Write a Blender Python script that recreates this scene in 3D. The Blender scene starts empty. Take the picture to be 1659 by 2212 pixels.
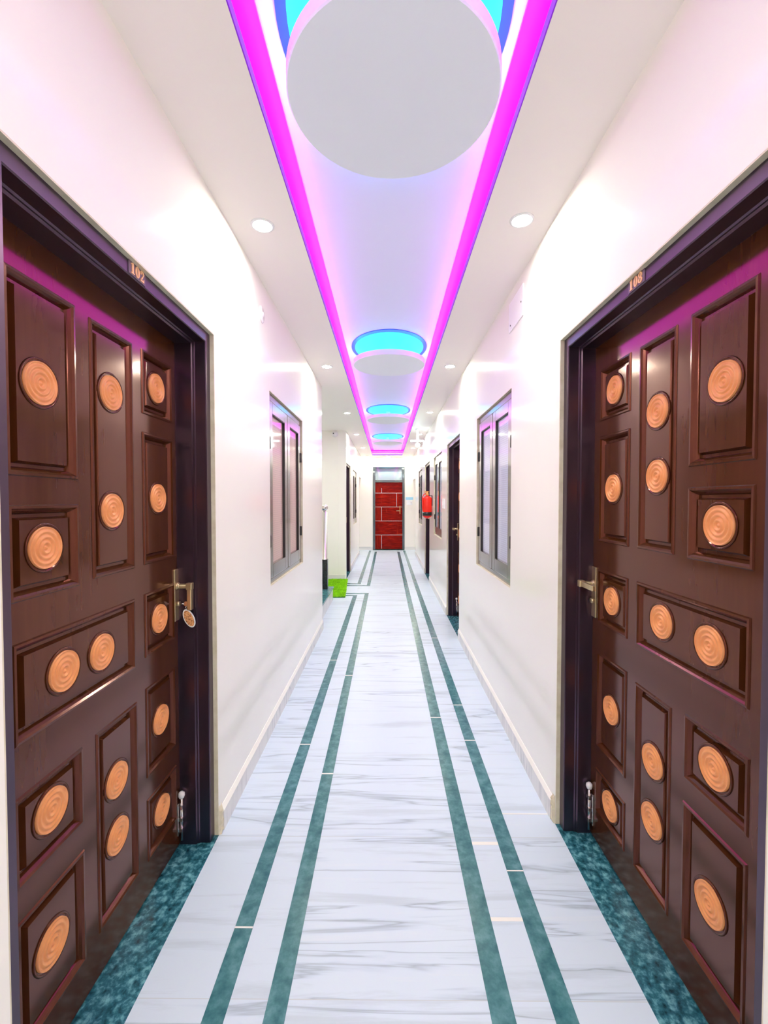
import bpy, bmesh, math, random
from mathutils import Vector, Matrix
random.seed(7)
S = bpy.context.scene
COL = S.collection
PI = math.pi

# ------------------------------------------------------------------ camera, world, exposure
cd = bpy.data.cameras.new('camera')
cam = bpy.data.objects.new('camera', cd)
COL.objects.link(cam)
cam.location = (0, 0, 1.45)
cam.rotation_euler = (math.radians(90 - 1.485), 0, math.radians(0.383))
cd.sensor_fit = 'HORIZONTAL'
cd.sensor_width = 36
cd.lens = 950 * 36 / 1659
cd.clip_start = 0.02
S.camera = cam
w = bpy.data.worlds.new('world')
S.world = w
w.use_nodes = True
w.node_tree.nodes['Background'].inputs[0].default_value = (0.8, 0.85, 1, 1)
w.node_tree.nodes['Background'].inputs[1].default_value = 0.0
S.view_settings.view_transform = 'Standard'
S.view_settings.look = 'None'
S.view_settings.exposure = 0.0
S.view_settings.gamma = 1.0
S.view_settings.use_curve_mapping = False
try:
    S.cycles.use_denoising = True
    S.cycles.diffuse_bounces = 11
    S.cycles.max_bounces = 13
    S.cycles.adaptive_threshold = 0.02
    S.cycles.sample_clamp_indirect = 6
    S.cycles.caustics_reflective = False
    S.cycles.caustics_refractive = False
except Exception:
    pass

# light strengths (fixtures built below, plus the painted magenta glow)
L_DOWN = 735.0        # recessed downlights
L_BAND = 3.9          # magenta LED glow on the recess slab, painted as emissive bands
L_WIRE = 9.0          # thin bare strip on the ledge
L_CYAN = 50.0         # ring of LEDs on top of every round panel

XL, XR = -0.728, 0.755          # wall planes
HC = 2.721                      # false ceiling
YE = 12.93                      # end wall
YB = -2.6                       # wall behind the camera

# ------------------------------------------------------------------ materials
def new_mat(name):
    m = bpy.data.materials.new(name)
    m.use_nodes = True
    nt = m.node_tree
    return m, nt, nt.nodes['Principled BSDF']

def setp(b, **k):
    for key, v in k.items():
        key = key.replace('_', ' ')
        if key in b.inputs:
            if isinstance(v, tuple) and len(v) == 3:
                v = (*v, 1)
            b.inputs[key].default_value = v

def plain(name, col, rough=0.5, **k):
    m, nt, b = new_mat(name)
    setp(b, Base_Color=col, Roughness=rough, **k)
    return m

def ramp(nt, stops):
    r = nt.nodes.new('ShaderNodeValToRGB')
    e = r.color_ramp.elements
    while len(e) < len(stops):
        e.new(0.5)
    for i, (p, c) in enumerate(stops):
        e[i].position = p
        e[i].color = (*c, 1)
    return r

def coords(nt, scale=(1, 1, 1), kind='Object'):
    t = nt.nodes.new('ShaderNodeTexCoord')
    mp = nt.nodes.new('ShaderNodeMapping')
    mp.inputs['Scale'].default_value = scale
    nt.links.new(t.outputs[kind], mp.inputs['Vector'])
    return mp

def noise(nt, vec, scale, detail=4, rough=0.55, dist=0.0):
    n = nt.nodes.new('ShaderNodeTexNoise')
    n.inputs['Scale'].default_value = scale
    n.inputs['Detail'].default_value = detail
    n.inputs['Roughness'].default_value = rough
    n.inputs['Distortion'].default_value = dist
    nt.links.new(vec, n.inputs['Vector'])
    return n

def noisy(name, stops, scale, stretch=(1, 1, 1), rough=0.4, detail=5, dist=0.0, bump=0.0, bump_scale=None, **k):
    m, nt, b = new_mat(name)
    mp = coords(nt, stretch)
    n = noise(nt, mp.outputs[0], scale, detail, 0.6, dist)
    r = ramp(nt, stops)
    nt.links.new(n.outputs['Fac'], r.inputs[0])
    nt.links.new(r.outputs[0], b.inputs['Base Color'])
    setp(b, Roughness=rough, **k)
    if bump:
        bp = nt.nodes.new('ShaderNodeBump')
        bp.inputs['Strength'].default_value = bump
        bp.inputs['Distance'].default_value = 0.002
        n2 = noise(nt, mp.outputs[0], bump_scale or scale, 4)
        nt.links.new(n2.outputs['Fac'], bp.inputs['Height'])
        nt.links.new(bp.outputs[0], b.inputs['Normal'])
    return m

def glow(name, col, strength, base=(0.02, 0.02, 0.02)):
    m, nt, b = new_mat(name)
    setp(b, Base_Color=base, Roughness=0.4, Emission_Color=col, Emission_Strength=strength)
    return m

def marble(name, base, tint, vein, across=True, joint=0.62):
    """white marble with fine streaks; slabs of slightly different cut"""
    m, nt, b = new_mat(name)
    t = nt.nodes.new('ShaderNodeTexCoord')
    sep = nt.nodes.new('ShaderNodeSeparateXYZ')
    nt.links.new(t.outputs['Object'], sep.inputs[0])
    def math_(op, a, bval=None):
        n = nt.nodes.new('ShaderNodeMath')
        n.operation = op
        for i, v in enumerate((a, bval)):
            if v is None:
                continue
            if isinstance(v, (int, float)):
                n.inputs[i].default_value = v
            else:
                nt.links.new(v, n.inputs[i])
        return n.outputs[0]
    fl = math_('FLOOR', math_('DIVIDE', sep.outputs['Y'], joint))
    xs = 0.0
    for xb in (-0.485, -0.315, 0.326, 0.502):     # the pieces between the inlay strips
        xs = math_('ADD', math_('LESS_THAN', sep.outputs['X'], xb), xs)
    cell = math_('ADD', math_('MULTIPLY', fl, 7.13), math_('MULTIPLY', xs, 3.37))
    wn = nt.nodes.new('ShaderNodeTexWhiteNoise')
    wn.noise_dimensions = '1D'
    nt.links.new(cell, wn.inputs['W'])
    comb = nt.nodes.new('ShaderNodeCombineXYZ')
    if across:
        nt.links.new(math_('MULTIPLY', sep.outputs['X'], 0.55), comb.inputs[0])
        nt.links.new(math_('MULTIPLY', sep.outputs['Y'], 7.5), comb.inputs[1])
    else:
        nt.links.new(math_('MULTIPLY', sep.outputs['Z'], 1.0), comb.inputs[0])
        nt.links.new(math_('MULTIPLY', sep.outputs['Y'], 9.0), comb.inputs[1])
    nt.links.new(math_('MULTIPLY', wn.outputs['Value'], 40.0), comb.inputs[2])
    n1 = noise(nt, comb.outputs[0], 2.2, 7, 0.62, 0.35)
    r1 = ramp(nt, [(0.0, vein), (0.36, tuple(0.5 * (a + c) for a, c in zip(vein, base))), (0.47, base), (0.6, base), (0.78, tint)])
    nt.links.new(n1.outputs['Fac'], r1.inputs[0])
    # thin dark threads
    n2 = noise(nt, comb.outputs[0], 1.1, 5, 0.5, 0.6)
    d = math_('ABSOLUTE', math_('SUBTRACT', n2.outputs['Fac'], 0.5))
    r2 = ramp(nt, [(0.0, (0.30, 0.34, 0.38)), (0.014, (0.82, 0.85, 0.88)), (0.03, (1, 1, 1))])
    nt.links.new(d, r2.inputs[0])
    mx = nt.nodes.new('ShaderNodeMix')
    mx.data_type = 'RGBA'
    mx.blend_type = 'MULTIPLY'
    nt.links.new(math_('MULTIPLY', math_('GREATER_THAN', wn.outputs['Value'], 0.3), 0.5), mx.inputs[0])
    nt.links.new(r1.outputs[0], mx.inputs[6])
    nt.links.new(r2.outputs[0], mx.inputs[7])
    # joints
    fr = math_('FRACT', math_('DIVIDE', sep.outputs['Y'], joint))
    ed = math_('MINIMUM', fr, math_('SUBTRACT', 1.0, fr))
    jt = math_('LESS_THAN', ed, 0.0022)
    mj = nt.nodes.new('ShaderNodeMix')
    mj.data_type = 'RGBA'
    nt.links.new(math_('MULTIPLY', jt, 0.6), mj.inputs[0])
    nt.links.new(mx.outputs[2], mj.inputs[6])
    mj.inputs[7].default_value = (0.5, 0.52, 0.55, 1)
    nt.links.new(mj.outputs[2], b.inputs['Base Color'])
    setp(b, Roughness=0.33, Specular_IOR_Level=0.25)
    return m

M = {}
M['wall'] = noisy('wall_paint', [(0.3, (0.925, 0.895, 0.835)), (0.7, (0.94, 0.91, 0.855))], 2.0, rough=0.13, Specular_IOR_Level=0.35)
M['plaster'] = noisy('raw_plaster_edge', [(0.3, (0.62, 0.55, 0.40)), (0.7, (0.80, 0.74, 0.60))], 14, rough=0.6, bump=0.3, bump_scale=40)
M['ceiling'] = plain('ceiling_paint', (0.94, 0.905, 0.85), 0.45)
M['slab'] = plain('recess_paint', (0.74, 0.83, 0.97), 0.5)
M['lip'] = plain('violet_lit_edge', (0.28, 0.02, 0.75), 0.4)
M['disc'] = plain('round_panel_paint', (0.83, 0.90, 0.985), 0.45)
M['band'] = glow('painted_magenta_glow', (1.0, 0.0, 1.0), L_BAND, (0.05, 0.0, 0.05))
M['wire'] = glow('bare_led_strip', (1.0, 0.55, 1.0), L_WIRE)
M['cyan'] = glow('cyan_led_ring', (0.0, 0.30, 1.0), L_CYAN)
M['cyan_glow'] = glow('painted_cyan_glow', (0.06, 1.0, 1.0), 1.15, (0.0, 0.04, 0.05))  # LED glow on the slab above each disc, painted as an emissive oval
M['blue_glow'] = glow('painted_blue_glow', (0.08, 0.13, 0.95), 0.9, (0.01, 0.02, 0.06))  # blue fringe of that glow, painted as an emissive ring
M['lens'] = glow('downlight_lens', (0.94, 1.0, 0.78), L_DOWN, (0.8, 0.8, 0.8))
M['trim_ring'] = plain('white_enamel', (0.86, 0.9, 0.9), 0.3)
M['white'] = plain('white_plastic', (0.86, 0.84, 0.86), 0.35)
M['floor'] = marble('white_streaked_marble', (0.61, 0.70, 0.83), (0.67, 0.73, 0.82), (0.44, 0.51, 0.60))
M['skirt'] = marble('skirting_marble', (0.76, 0.75, 0.74), (0.82, 0.79, 0.76), (0.52, 0.52, 0.53), False, 0.9)
M['strip'] = noisy('green_granite', [(0.25, (0.012, 0.085, 0.115)), (0.48, (0.05, 0.17, 0.20)), (0.72, (0.12, 0.28, 0.32))], 22, rough=0.2, detail=8, Specular_IOR_Level=0.3)
M['threshold'] = noisy('dark_teal_granite', [(0.3, (0.003, 0.018, 0.028)), (0.5, (0.028, 0.14, 0.19)), (0.70, (0.20, 0.48, 0.56))], 40, rough=0.2, Specular_IOR_Level=0.3, detail=9, dist=0.15)
M['joint'] = plain('pale_grout', (0.82, 0.80, 0.78), 0.6)
M['wood'] = noisy('dark_varnished_wood', [(0.3, (0.048, 0.0145, 0.0035)), (0.55, (0.056, 0.0175, 0.0045)), (0.8, (0.068, 0.022, 0.006))], 5, stretch=(7, 7, 0.8), rough=0.14, detail=2,
                  IOR=1.68, Specular_Tint=(1.0, 0.34, 0.32))
M['frame'] = noisy('black_brown_varnish', [(0.3, (0.004, 0.006, 0.010)), (0.7, (0.012, 0.012, 0.016))], 5, stretch=(6, 6, 1), rough=0.28, IOR=1.9, Specular_Tint=(1.0, 0.6, 0.9))
M['winwood'] = noisy('window_wood', [(0.3, (0.055, 0.042, 0.032)), (0.7, (0.12, 0.095, 0.075))], 5, stretch=(8, 8, 1), rough=0.25, Coat_Weight=1.0, Coat_Roughness=0.12, Coat_IOR=1.8)
M['dark'] = plain('dark_rebate', (0.012, 0.010, 0.012), 0.4)
M['medal'] = noisy('orange_carved_wood', [(0.3, (0.72, 0.27, 0.085)), (0.7, (0.86, 0.37, 0.14))], 30, rough=0.38)
M['numeral'] = plain('gold_numeral', (0.95, 0.55, 0.28), 0.35)
M['plaque'] = plain('plaque_violet_brown', (0.13, 0.09, 0.13), 0.3)
M['brass'] = plain('satin_brass', (0.62, 0.50, 0.30), 0.32, Metallic=0.85)
M['steel'] = plain('polished_steel', (0.78, 0.74, 0.72), 0.22, Metallic=1.0)
M['tag'] = noisy('orange_key_tag', [(0.40, (0.28, 0.09, 0.03)), (0.52, (0.85, 0.42, 0.18)), (0.7, (0.9, 0.5, 0.24))], 160, rough=0.4)
M['red'] = plain('extinguisher_red', (0.86, 0.018, 0.006), 0.22)
M['black'] = plain('black_enamel', (0.012, 0.012, 0.014), 0.3)
M['blacktop'] = noisy('black_granite', [(0.4, (0.008, 0.01, 0.012)), (0.8, (0.03, 0.05, 0.055))], 30, rough=0.2)
M['grass'] = noisy('artificial_grass', [(0.3, (0.22, 0.56, 0.005)), (0.6, (0.46, 0.90, 0.012)), (0.8, (0.60, 0.95, 0.03))], 14, rough=0.8)
M['matback'] = plain('mat_backing', (0.03, 0.20, 0.02), 0.8)
M['redwood'] = noisy('red_laminate', [(0.3, (0.10, 0.002, 0.001)), (0.55, (0.24, 0.005, 0.002)), (0.8, (0.36, 0.016, 0.004))], 3, stretch=(1.2, 1, 9), rough=0.25, detail=6, Specular_IOR_Level=0.25, Specular_Tint=(1, 0.4, 0.4))
M['redwood_v'] = noisy('red_laminate_upright', [(0.3, (0.14, 0.003, 0.001)), (0.6, (0.28, 0.009, 0.003)), (0.8, (0.38, 0.024, 0.006))], 3, stretch=(9, 1, 1.2), rough=0.25, detail=6, Specular_IOR_Level=0.25, Specular_Tint=(1, 0.4, 0.4))
M['silver'] = plain('silver_inlay', (0.86, 0.70, 0.72), 0.25, Metallic=0.6)
M['tframe'] = plain('grey_door_frame', (0.035, 0.05, 0.065), 0.22, Coat_Weight=1.0, Coat_IOR=1.7)
M['frost'] = plain('frosted_transom', (0.30, 0.38, 0.43), 0.15, Coat_Weight=1.0, Coat_IOR=1.8)
M['blue'] = plain('pale_blue_sign', (0.35, 0.66, 0.86), 0.4)
M['paper'] = plain('white_notice', (0.85, 0.86, 0.90), 0.5)
M['orange_metal'] = plain('brass_valve', (0.75, 0.35, 0.12), 0.3, Metallic=0.6)
M['globe'] = glow('lit_globe', (0.75, 1.0, 0.98), 7.0, (0.8, 0.8, 0.8))

def blind_mat(name, col, back):
    m, nt, b = new_mat(name)
    mp = coords(nt, (1, 1, 1))
    wv = nt.nodes.new('ShaderNodeTexWave')
    wv.bands_direction = 'Z'
    wv.inputs['Scale'].default_value = 22
    wv.inputs['Distortion'].default_value = 0
    nt.links.new(mp.outputs[0], wv.inputs['Vector'])
    r = ramp(nt, [(0.0, tuple(c * 0.84 for c in col)), (0.5, col), (1.0, col)])
    nt.links.new(wv.outputs['Fac'], r.inputs[0])
    nt.links.new(r.outputs[0], b.inputs['Base Color'])
    nt.links.new(r.outputs[0], b.inputs['Emission Color'])
    setp(b, Roughness=0.6, Emission_Strength=back)   # lit room behind the blind
    return m
M['blind_pink'] = blind_mat('ribbed_pink_blind', (0.70, 0.48, 0.43), 0.06)
M['blind_white'] = blind_mat('ribbed_pale_blind', (0.70, 0.74, 0.90), 0.12)

def glass_mat():
    m = bpy.data.materials.new('window_glass')
    m.use_nodes = True
    nt = m.node_tree
    nt.nodes.remove(nt.nodes['Principled BSDF'])
    out = nt.nodes['Material Output']
    tr = nt.nodes.new('ShaderNodeBsdfTransparent')
    gl = nt.nodes.new('ShaderNodeBsdfGlossy')
    gl.inputs['Roughness'].default_value = 0.05
    lw = nt.nodes.new('ShaderNodeLayerWeight')
    lw.inputs['Blend'].default_value = 0.5
    pw = nt.nodes.new('ShaderNodeMath')
    pw.operation = 'POWER'
    pw.inputs[1].default_value = 5.0
    nt.links.new(lw.outputs['Facing'], pw.inputs[0])
    fz = nt.nodes.new('ShaderNodeMath')
    fz.operation = 'MULTIPLY_ADD'
    fz.inputs[1].default_value = 0.4
    fz.inputs[2].default_value = 0.04
    nt.links.new(pw.outputs[0], fz.inputs[0])
    mx = nt.nodes.new('ShaderNodeMixShader')
    nt.links.new(fz.outputs[0], mx.inputs[0])
    nt.links.new(tr.outputs[0], mx.inputs[1])
    nt.links.new(gl.outputs[0], mx.inputs[2])
    nt.links.new(mx.outputs[0], out.inputs['Surface'])
    return m
M['glass'] = glass_mat()

# ------------------------------------------------------------------ mesh helpers
class MB:
    def __init__(s):
        s.v, s.f, s.mi, s.sm = [], [], [], []
    def add(s, verts, faces, mi=0, smooth=False):
        o = len(s.v)
        s.v += [tuple(p) for p in verts]
        for f in faces:
            s.f.append([o + i for i in f])
            s.mi.append(mi)
            s.sm.append(smooth)
    def box(s, a, b, mi=0):
        x0, y0, z0 = (min(p, q) for p, q in zip(a, b))
        x1, y1, z1 = (max(p, q) for p, q in zip(a, b))
        s.add([(x0, y0, z0), (x1, y0, z0), (x1, y1, z0), (x0, y1, z0), (x0, y0, z1), (x1, y0, z1), (x1, y1, z1), (x0, y1, z1)],
              [(0, 3, 2, 1), (4, 5, 6, 7), (0, 1, 5, 4), (1, 2, 6, 5), (2, 3, 7, 6), (3, 0, 4, 7)], mi)
        return s
    def lathe(s, prof, c=(0, 0, 0), axis='Z', n=32, mi=0, smooth=True):
        """prof: list of (r, h)"""
        vs, fs = [], []
        def P(r, h, a):
            x, y = r * math.cos(a), r * math.sin(a)
            p = {'Z': (x, y, h), 'Y': (x, h, y), 'X': (h, x, y)}[axis]
            return tuple(p[i] + c[i] for i in range(3))
        for r, h in prof:
            for k in range(n):
                vs.append(P(max(r, 1e-5), h, 2 * PI * k / n))
        for i in range(len(prof) - 1):
            for k in range(n):
                k2 = (k + 1) % n
                fs.append((i * n + k, i * n + k2, (i + 1) * n + k2, (i + 1) * n + k))
        s.add(vs, fs, mi, smooth)
        if prof[0][0] > 1e-4:
            s.add(vs[:n], [tuple(range(n))[::-1]], mi)
        if prof[-1][0] > 1e-4:
            s.add(vs[-n:], [tuple(range(n))], mi)
        return s
    def tube(s, pts, r, n=10, mi=0):
        pts = [Vector(p) for p in pts]
        rings = []
        for i, p in enumerate(pts):
            d = (pts[min(i + 1, len(pts) - 1)] - pts[max(i - 1, 0)]).normalized()
            a = d.orthogonal().normalized() if i == 0 else (a - d * a.dot(d)).normalized()
            b = d.cross(a)
            rr = r[i] if isinstance(r, (list, tuple)) else r
            rings.append([p + (a * math.cos(2 * PI * k / n) + b * math.sin(2 * PI * k / n)) * rr for k in range(n)])
        vs = [q for g in rings for q in g]
        fs = []
        for i in range(len(pts) - 1):
            for k in range(n):
                k2 = (k + 1) % n
                fs.append((i * n + k, i * n + k2, (i + 1) * n + k2, (i + 1) * n + k))
        s.add(vs, fs, mi, True)
        s.add(rings[0], [tuple(range(n))[::-1]], mi)
        s.add(rings[-1], [tuple(range(n))], mi)
        return s
    def prism(s, poly, y0, y1, mi=0):
        """polygon in local (x,z), extruded along y"""
        n = len(poly)
        vs = [(x, y0, z) for x, z in poly] + [(x, y1, z) for x, z in poly]
        fs = [tuple(range(n)), tuple(range(n, 2 * n))[::-1]] + [(i, i + n, (i + 1) % n + n, (i + 1) % n) for i in range(n)]
        s.add(vs, fs, mi)
        return s
    def build(s, name, mats, parent=None, bevel=0.0, loc=None):
        me = bpy.data.meshes.new(name)
        me.from_pydata(s.v, [], s.f)
        if not isinstance(mats, (list, tuple)):
            mats = [mats]
        for m in mats:
            me.materials.append(m)
        for p, mi, sm in zip(me.polygons, s.mi, s.sm):
            p.material_index = mi
            p.use_smooth = sm
        bm = bmesh.new()
        bm.from_mesh(me)
        bmesh.ops.remove_doubles(bm, verts=bm.verts, dist=1e-6)
        bmesh.ops.recalc_face_normals(bm, faces=bm.faces)
        bm.to_mesh(me)
        bm.free()
        o = bpy.data.objects.new(name, me)
        COL.objects.link(o)
        if parent:
            o.parent = parent
        if loc:
            o.location = loc
        if bevel:
            md = o.modifiers.new('bevel', 'BEVEL')
            md.width = bevel
            md.segments = 2
            md.limit_method = 'ANGLE'
        return o

def tag(o, label=None, cat=None, group=None, kind=None):
    if label: o['label'] = label
    if cat: o['category'] = cat
    if group: o['group'] = group
    if kind: o['kind'] = kind
    return o

def empty(name, loc=(0, 0, 0), rz=0.0):
    o = bpy.data.objects.new(name, None)
    o.empty_display_size = 0.1
    COL.objects.link(o)
    o.location = loc
    o.rotation_euler = (0, 0, rz)
    return o

def copy_tree(o, parent=None, skip=()):
    c = o.copy()
    COL.objects.link(c)
    c.parent = parent
    for ch in [x for x in bpy.data.objects if x.parent == o]:
        if ch.name.split('.')[0] in skip:
            continue
        copy_tree(ch, c, skip)
    return c

def struct(o):
    o['kind'] = 'structure'
    return o

def wall_panel(name, mat, a0, a1, z0, z1, holes, plane, thick, axis='X', reveal_mat=None):
    """wall with rectangular holes. axis 'X': wall lies in plane x=plane, runs along y; thick is signed (into the wall)."""
    us = sorted({a0, a1} | {h[0] for h in holes} | {h[1] for h in holes})
    zs = sorted({z0, z1} | {h[2] for h in holes} | {h[3] for h in holes})
    us = [u for u in us if a0 <= u <= a1]
    zs = [z for z in zs if z0 <= z <= z1]
    def solid(i, j):
        if i < 0 or j < 0 or i >= len(us) - 1 or j >= len(zs) - 1:
            return False
        u, z = (us[i] + us[i + 1]) / 2, (zs[j] + zs[j + 1]) / 2
        return not any(h[0] < u < h[1] and h[2] < z < h[3] for h in holes)
    mb = MB()
    def P(u, z, d):
        return (plane + d, u, z) if axis == 'X' else (u, plane + d, z)
    for i in range(len(us) - 1):
        for j in range(len(zs) - 1):
            if not solid(i, j):
                continue
            u0, u1, q0, q1 = us[i], us[i + 1], zs[j], zs[j + 1]
            for d in (0, thick):
                mb.add([P(u0, q0, d), P(u1, q0, d), P(u1, q1, d), P(u0, q1, d)], [(0, 1, 2, 3)])
            for (di, dj, e) in ((-1, 0, ((u0, q0), (u0, q1))), (1, 0, ((u1, q0), (u1, q1))), (0, -1, ((u0, q0), (u1, q0))), (0, 1, ((u0, q1), (u1, q1)))):
                if not solid(i + di, j + dj):
                    (ua, za), (ub, zb) = e
                    mb.add([P(ua, za, 0), P(ub, zb, 0), P(ub, zb, thick), P(ua, za, thick)], [(0, 1, 2, 3)])
    return struct(mb.build(name, mat))

# ------------------------------------------------------------------ openings
DOOR_H = 2.15
D_L = (0.820, 1.866)
D_R = (0.861, 1.942)
far_right_doors = [(4.585, 5.545), (7.80, 8.76)]
far_left_door = (8.085, 9.015)
W_L = (2.735, 3.800)
W_R = (2.685, 3.715)
far_right_windows = [(6.07, 7.10), (9.45, 10.48)]
far_left_window = (9.735, 10.80)
WZ = (0.912, 2.135)
TH = 0.24

def dh(d): return (d[0], d[1], -1, DOOR_H)
def wh(d): return (d[0], d[1], WZ[0], WZ[1])

# ------------------------------------------------------------------ the setting
struct(MB().box((-2.9, YB - 0.2, -0.12), (1.9, YE + 0.3, 0)).build('floor', M['floor']))
wall_panel('wall_left', M['wall'], YB, 4.93, 0, HC, [dh(D_L), wh(W_L)], XL, -TH)
wall_panel('wall_left_far', M['wall'], 8.03, 11.75, 0, HC, [dh(far_left_door), wh(far_left_window)], XL - 0.018, -TH + 0.018)
wall_panel('wall_right', M['wall'], YB, 11.65, 0, HC, [dh(D_R), wh(W_R)] + [dh(d) for d in far_right_doors] + [wh(d) for d in far_right_windows], XR, TH)
struct(MB().box((-2.9, 8.03, 0), (XL - TH, 8.2, HC + 0.05)).build('wall_cross', M['wall']))
struct(MB().box((-2.9, 4.78, 0), (XL - TH, 4.93, HC + 0.05)).build('wall_lobby_near', M['wall']))
struct(MB().box((-2.9, 4.93, 0), (-2.7, 8.03, HC + 0.05)).build('wall_lobby_side', M['wall']))
struct(MB().box((-1.9, YE, 0), (-0.415, YE + 0.2, HC + 0.05)).box((0.52, YE, 0), (1.9, YE + 0.2, HC + 0.05)).box((-0.415, YE, 2.44), (0.52, YE + 0.2, HC + 0.05)).build('wall_end', M['wall']))
struct(MB().box((XL - TH, YB - 0.2, 0), (XR + TH, YB, HC + 0.05)).build('wall_back', M['wall']))
# side passages by the end wall, below a dropped beam
for sx, X, y0, zb, nm in ((-1, XL - 0.018, 11.75, 2.10, 'wall_passage_left'), (1, XR, 11.65, 2.05, 'wall_passage_right')):
    mb = MB()
    mb.box((X, y0, zb), (X + sx * TH, YE, HC + 0.05))
    mb.box((X + sx * TH, y0 - 0.2, 0), (X + sx * 1.15, y0, HC + 0.05))
    mb.box((X + sx * 1.0, y0, 0), (X + sx * 1.15, YE, HC + 0.05))
    struct(mb.build(nm, M['wall']))

# false ceiling with a long rectangular recess
CX0, CX1, CY0, CY1 = -0.41, 0.434, -1.6, 12.38
RX0, RX1, RY0, RY1, RZ = -0.60, 0.63, -1.8, 12.56, HC + 0.146
mb = MB()
for a, b in (((-2.9, YB - .2), (CX0, YE + .2)), ((CX1, YB - .2), (1.9, YE + .2)), ((CX0, YB - .2), (CX1, CY0)), ((CX0, CY1), (CX1, YE + .2))):
    mb.box((a[0], a[1], HC), (b[0], b[1], HC + 0.034))
struct(mb.build('ceiling', M['ceiling']))
mb = MB()
mb.box((RX0 - .05, RY0 - .05, RZ), (RX1 + .05, RY1 + .05, RZ + 0.06))
for a, b in (((RX0 - .05, RY0 - .05), (RX0, RY1 + .05)), ((RX1, RY0 - .05), (RX1 + .05, RY1 + .05)), ((RX0, RY0 - .05), (RX1, RY0)), ((RX0, RY1), (RX1, RY1 + .05))):
    mb.box((a[0], a[1], HC + 0.034), (b[0], b[1], RZ))
struct(mb.build('ceiling_recess', M['slab']))
# plaster edge of the recess, violet LED light painted into its colour
n = 0
for a, b in (((CX0, CY0), (CX0 + .004, CY1)), ((CX1 - .004, CY0), (CX1, CY1)), ((CX0 + .004, CY1 - .004), (CX1 - .004, CY1))):
    n += 1
    struct(MB().box((a[0], a[1], HC + 0.001), (b[0], b[1], HC + 0.033)).build('trim_%d' % n, M['lip']))

# skirting boards with a plaster fillet on top
def skirting(name, side, X, y0, y1):
    sx = side
    t, h = 0.012, 0.086
    o = MB().box((X, y0, 0), (X - sx * t, y1, h)).build(name, M['skirt'])
    fl = [(X, h), (X - sx * t, h), (X - sx * 0.002, h + 0.022), (X, h + 0.022)]
    mb = MB()
    vs = [(x, y0, z) for x, z in fl] + [(x, y1, z) for x, z in fl]
    mb.add(vs, [(0, 1, 2, 3), (4, 7, 6, 5), (0, 4, 5, 1), (1, 5, 6, 2), (2, 6, 7, 3), (3, 7, 4, 0)])
    mb.build('plaster_fillet', M['wall'], o)
    return struct(o)
skirting('baseboard_left', -1, XL, D_L[1] + 0.03, 4.93)
skirting('baseboard_left_near', -1, XL, YB, D_L[0] - 0.01)
skirting('baseboard_left_far', -1, XL - .018, far_left_door[1], 11.75)
skirting('baseboard_right', 1, XR, D_R[1] + 0.03, far_right_doors[0][0])
skirting('baseboard_right_near', 1, XR, YB, D_R[0] - 0.01)
skirting('baseboard_right_middle', 1, XR, far_right_doors[0][1], far_right_doors[1][0])
skirting('baseboard_right_far', 1, XR, far_right_doors[1][1], 11.65)
struct(MB().box((-1.7, YE - .012, 0), (-0.415, YE, 0.09)).box((0.52, YE - .012, 0), (1.8, YE, 0.09)).build('baseboard_end', M['skirt']))
struct(MB().box((-2.7, 8.018, 0), (XL - .03, 8.03, 0.09)).build('baseboard_cross', M['skirt']))

def chip(name, X, side, y0, y1, mat):
    mb = MB()
    ny, nz = 6, 9
    vs = []
    for j in range(nz + 1):
        for i in range(ny + 1):
            edge = i in (0, ny) or j == nz
            yy = y0 + (y1 - y0) * i / ny + (0.004 * (random.random() - .5))
            zz = 0.115 * j / nz + (0.012 * random.random() if j == nz else 0)
            d = 0.0005 if edge else 0.004 + 0.010 * random.random()
            vs.append((X - side * d, yy, zz))
    fs = [(j * (ny + 1) + i, j * (ny + 1) + i + 1, (j + 1) * (ny + 1) + i + 1, (j + 1) * (ny + 1) + i) for j in range(nz) for i in range(ny)]
    mb.add(vs, fs)
    return struct(mb.build(name, mat))
chip('plaster_chip_left', XL, -1, D_L[1] + 0.001, D_L[1] + 0.034, M['plaster'])
chip('plaster_chip_right', XR, 1, D_R[1] + 0.001, D_R[1] + 0.034, M['plaster'])

# dark green inlay strips in the floor, with pale grout lines where the pieces meet
SO, SI = (-0.516, -0.455), (-0.345, -0.285)
SR, SQ = (0.292, 0.360), (0.470, 0.534)
ZS = 0.0016
strips = [
    [((SO[0], YB), (SO[1], 6.71)), ((-1.3, 6.65), (SO[0], 6.71))],
    [((SI[0], YB), (SI[1], 6.86)), ((-1.3, 6.80), (SI[0], 6.86))],
    [((SO[0], 7.60), (SO[1], 12.72)), ((-1.3, 7.60), (SO[0], 7.66))],
    [((SI[0], 7.43), (SI[1], 12.45)), ((-1.3, 7.43), (SI[0], 7.49))],
    [((SR[0], YB), (SR[1], 12.45))],
    [((SQ[0], YB), (SQ[1], 12.72))],
]
for st in strips:
    n += 1
    mb = MB()
    for a, b in st:
        mb.box((a[0], a[1], 0), (b[0], b[1], ZS))
    struct(mb.build('trim_%d' % n, M['strip']))
n += 1
mb = MB()
for sx, ys in ((SO, (1.45, 2.57, 3.95)), (SI, (2.29, 3.6)), (SR, (2.9,)), (SQ, (1.685, 2.62, 3.08, 4.6))):
    for y in ys:
        mb.box((sx[0], y, 0), (sx[1], y + 0.006 if y < 2 else y + 0.009, ZS + 0.0006))
for a, b in (((SR[1], 1.818), (SQ[0], 1.835)), ((SR[1], 1.482), (SQ[0], 1.496)), ((SQ[1], 2.0), (XR, 2.006))):
    mb.box((a[0], a[1], 0), (b[0], b[1], 0.0008))
struct(mb.build('trim_%d' % n, M['joint']))

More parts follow.
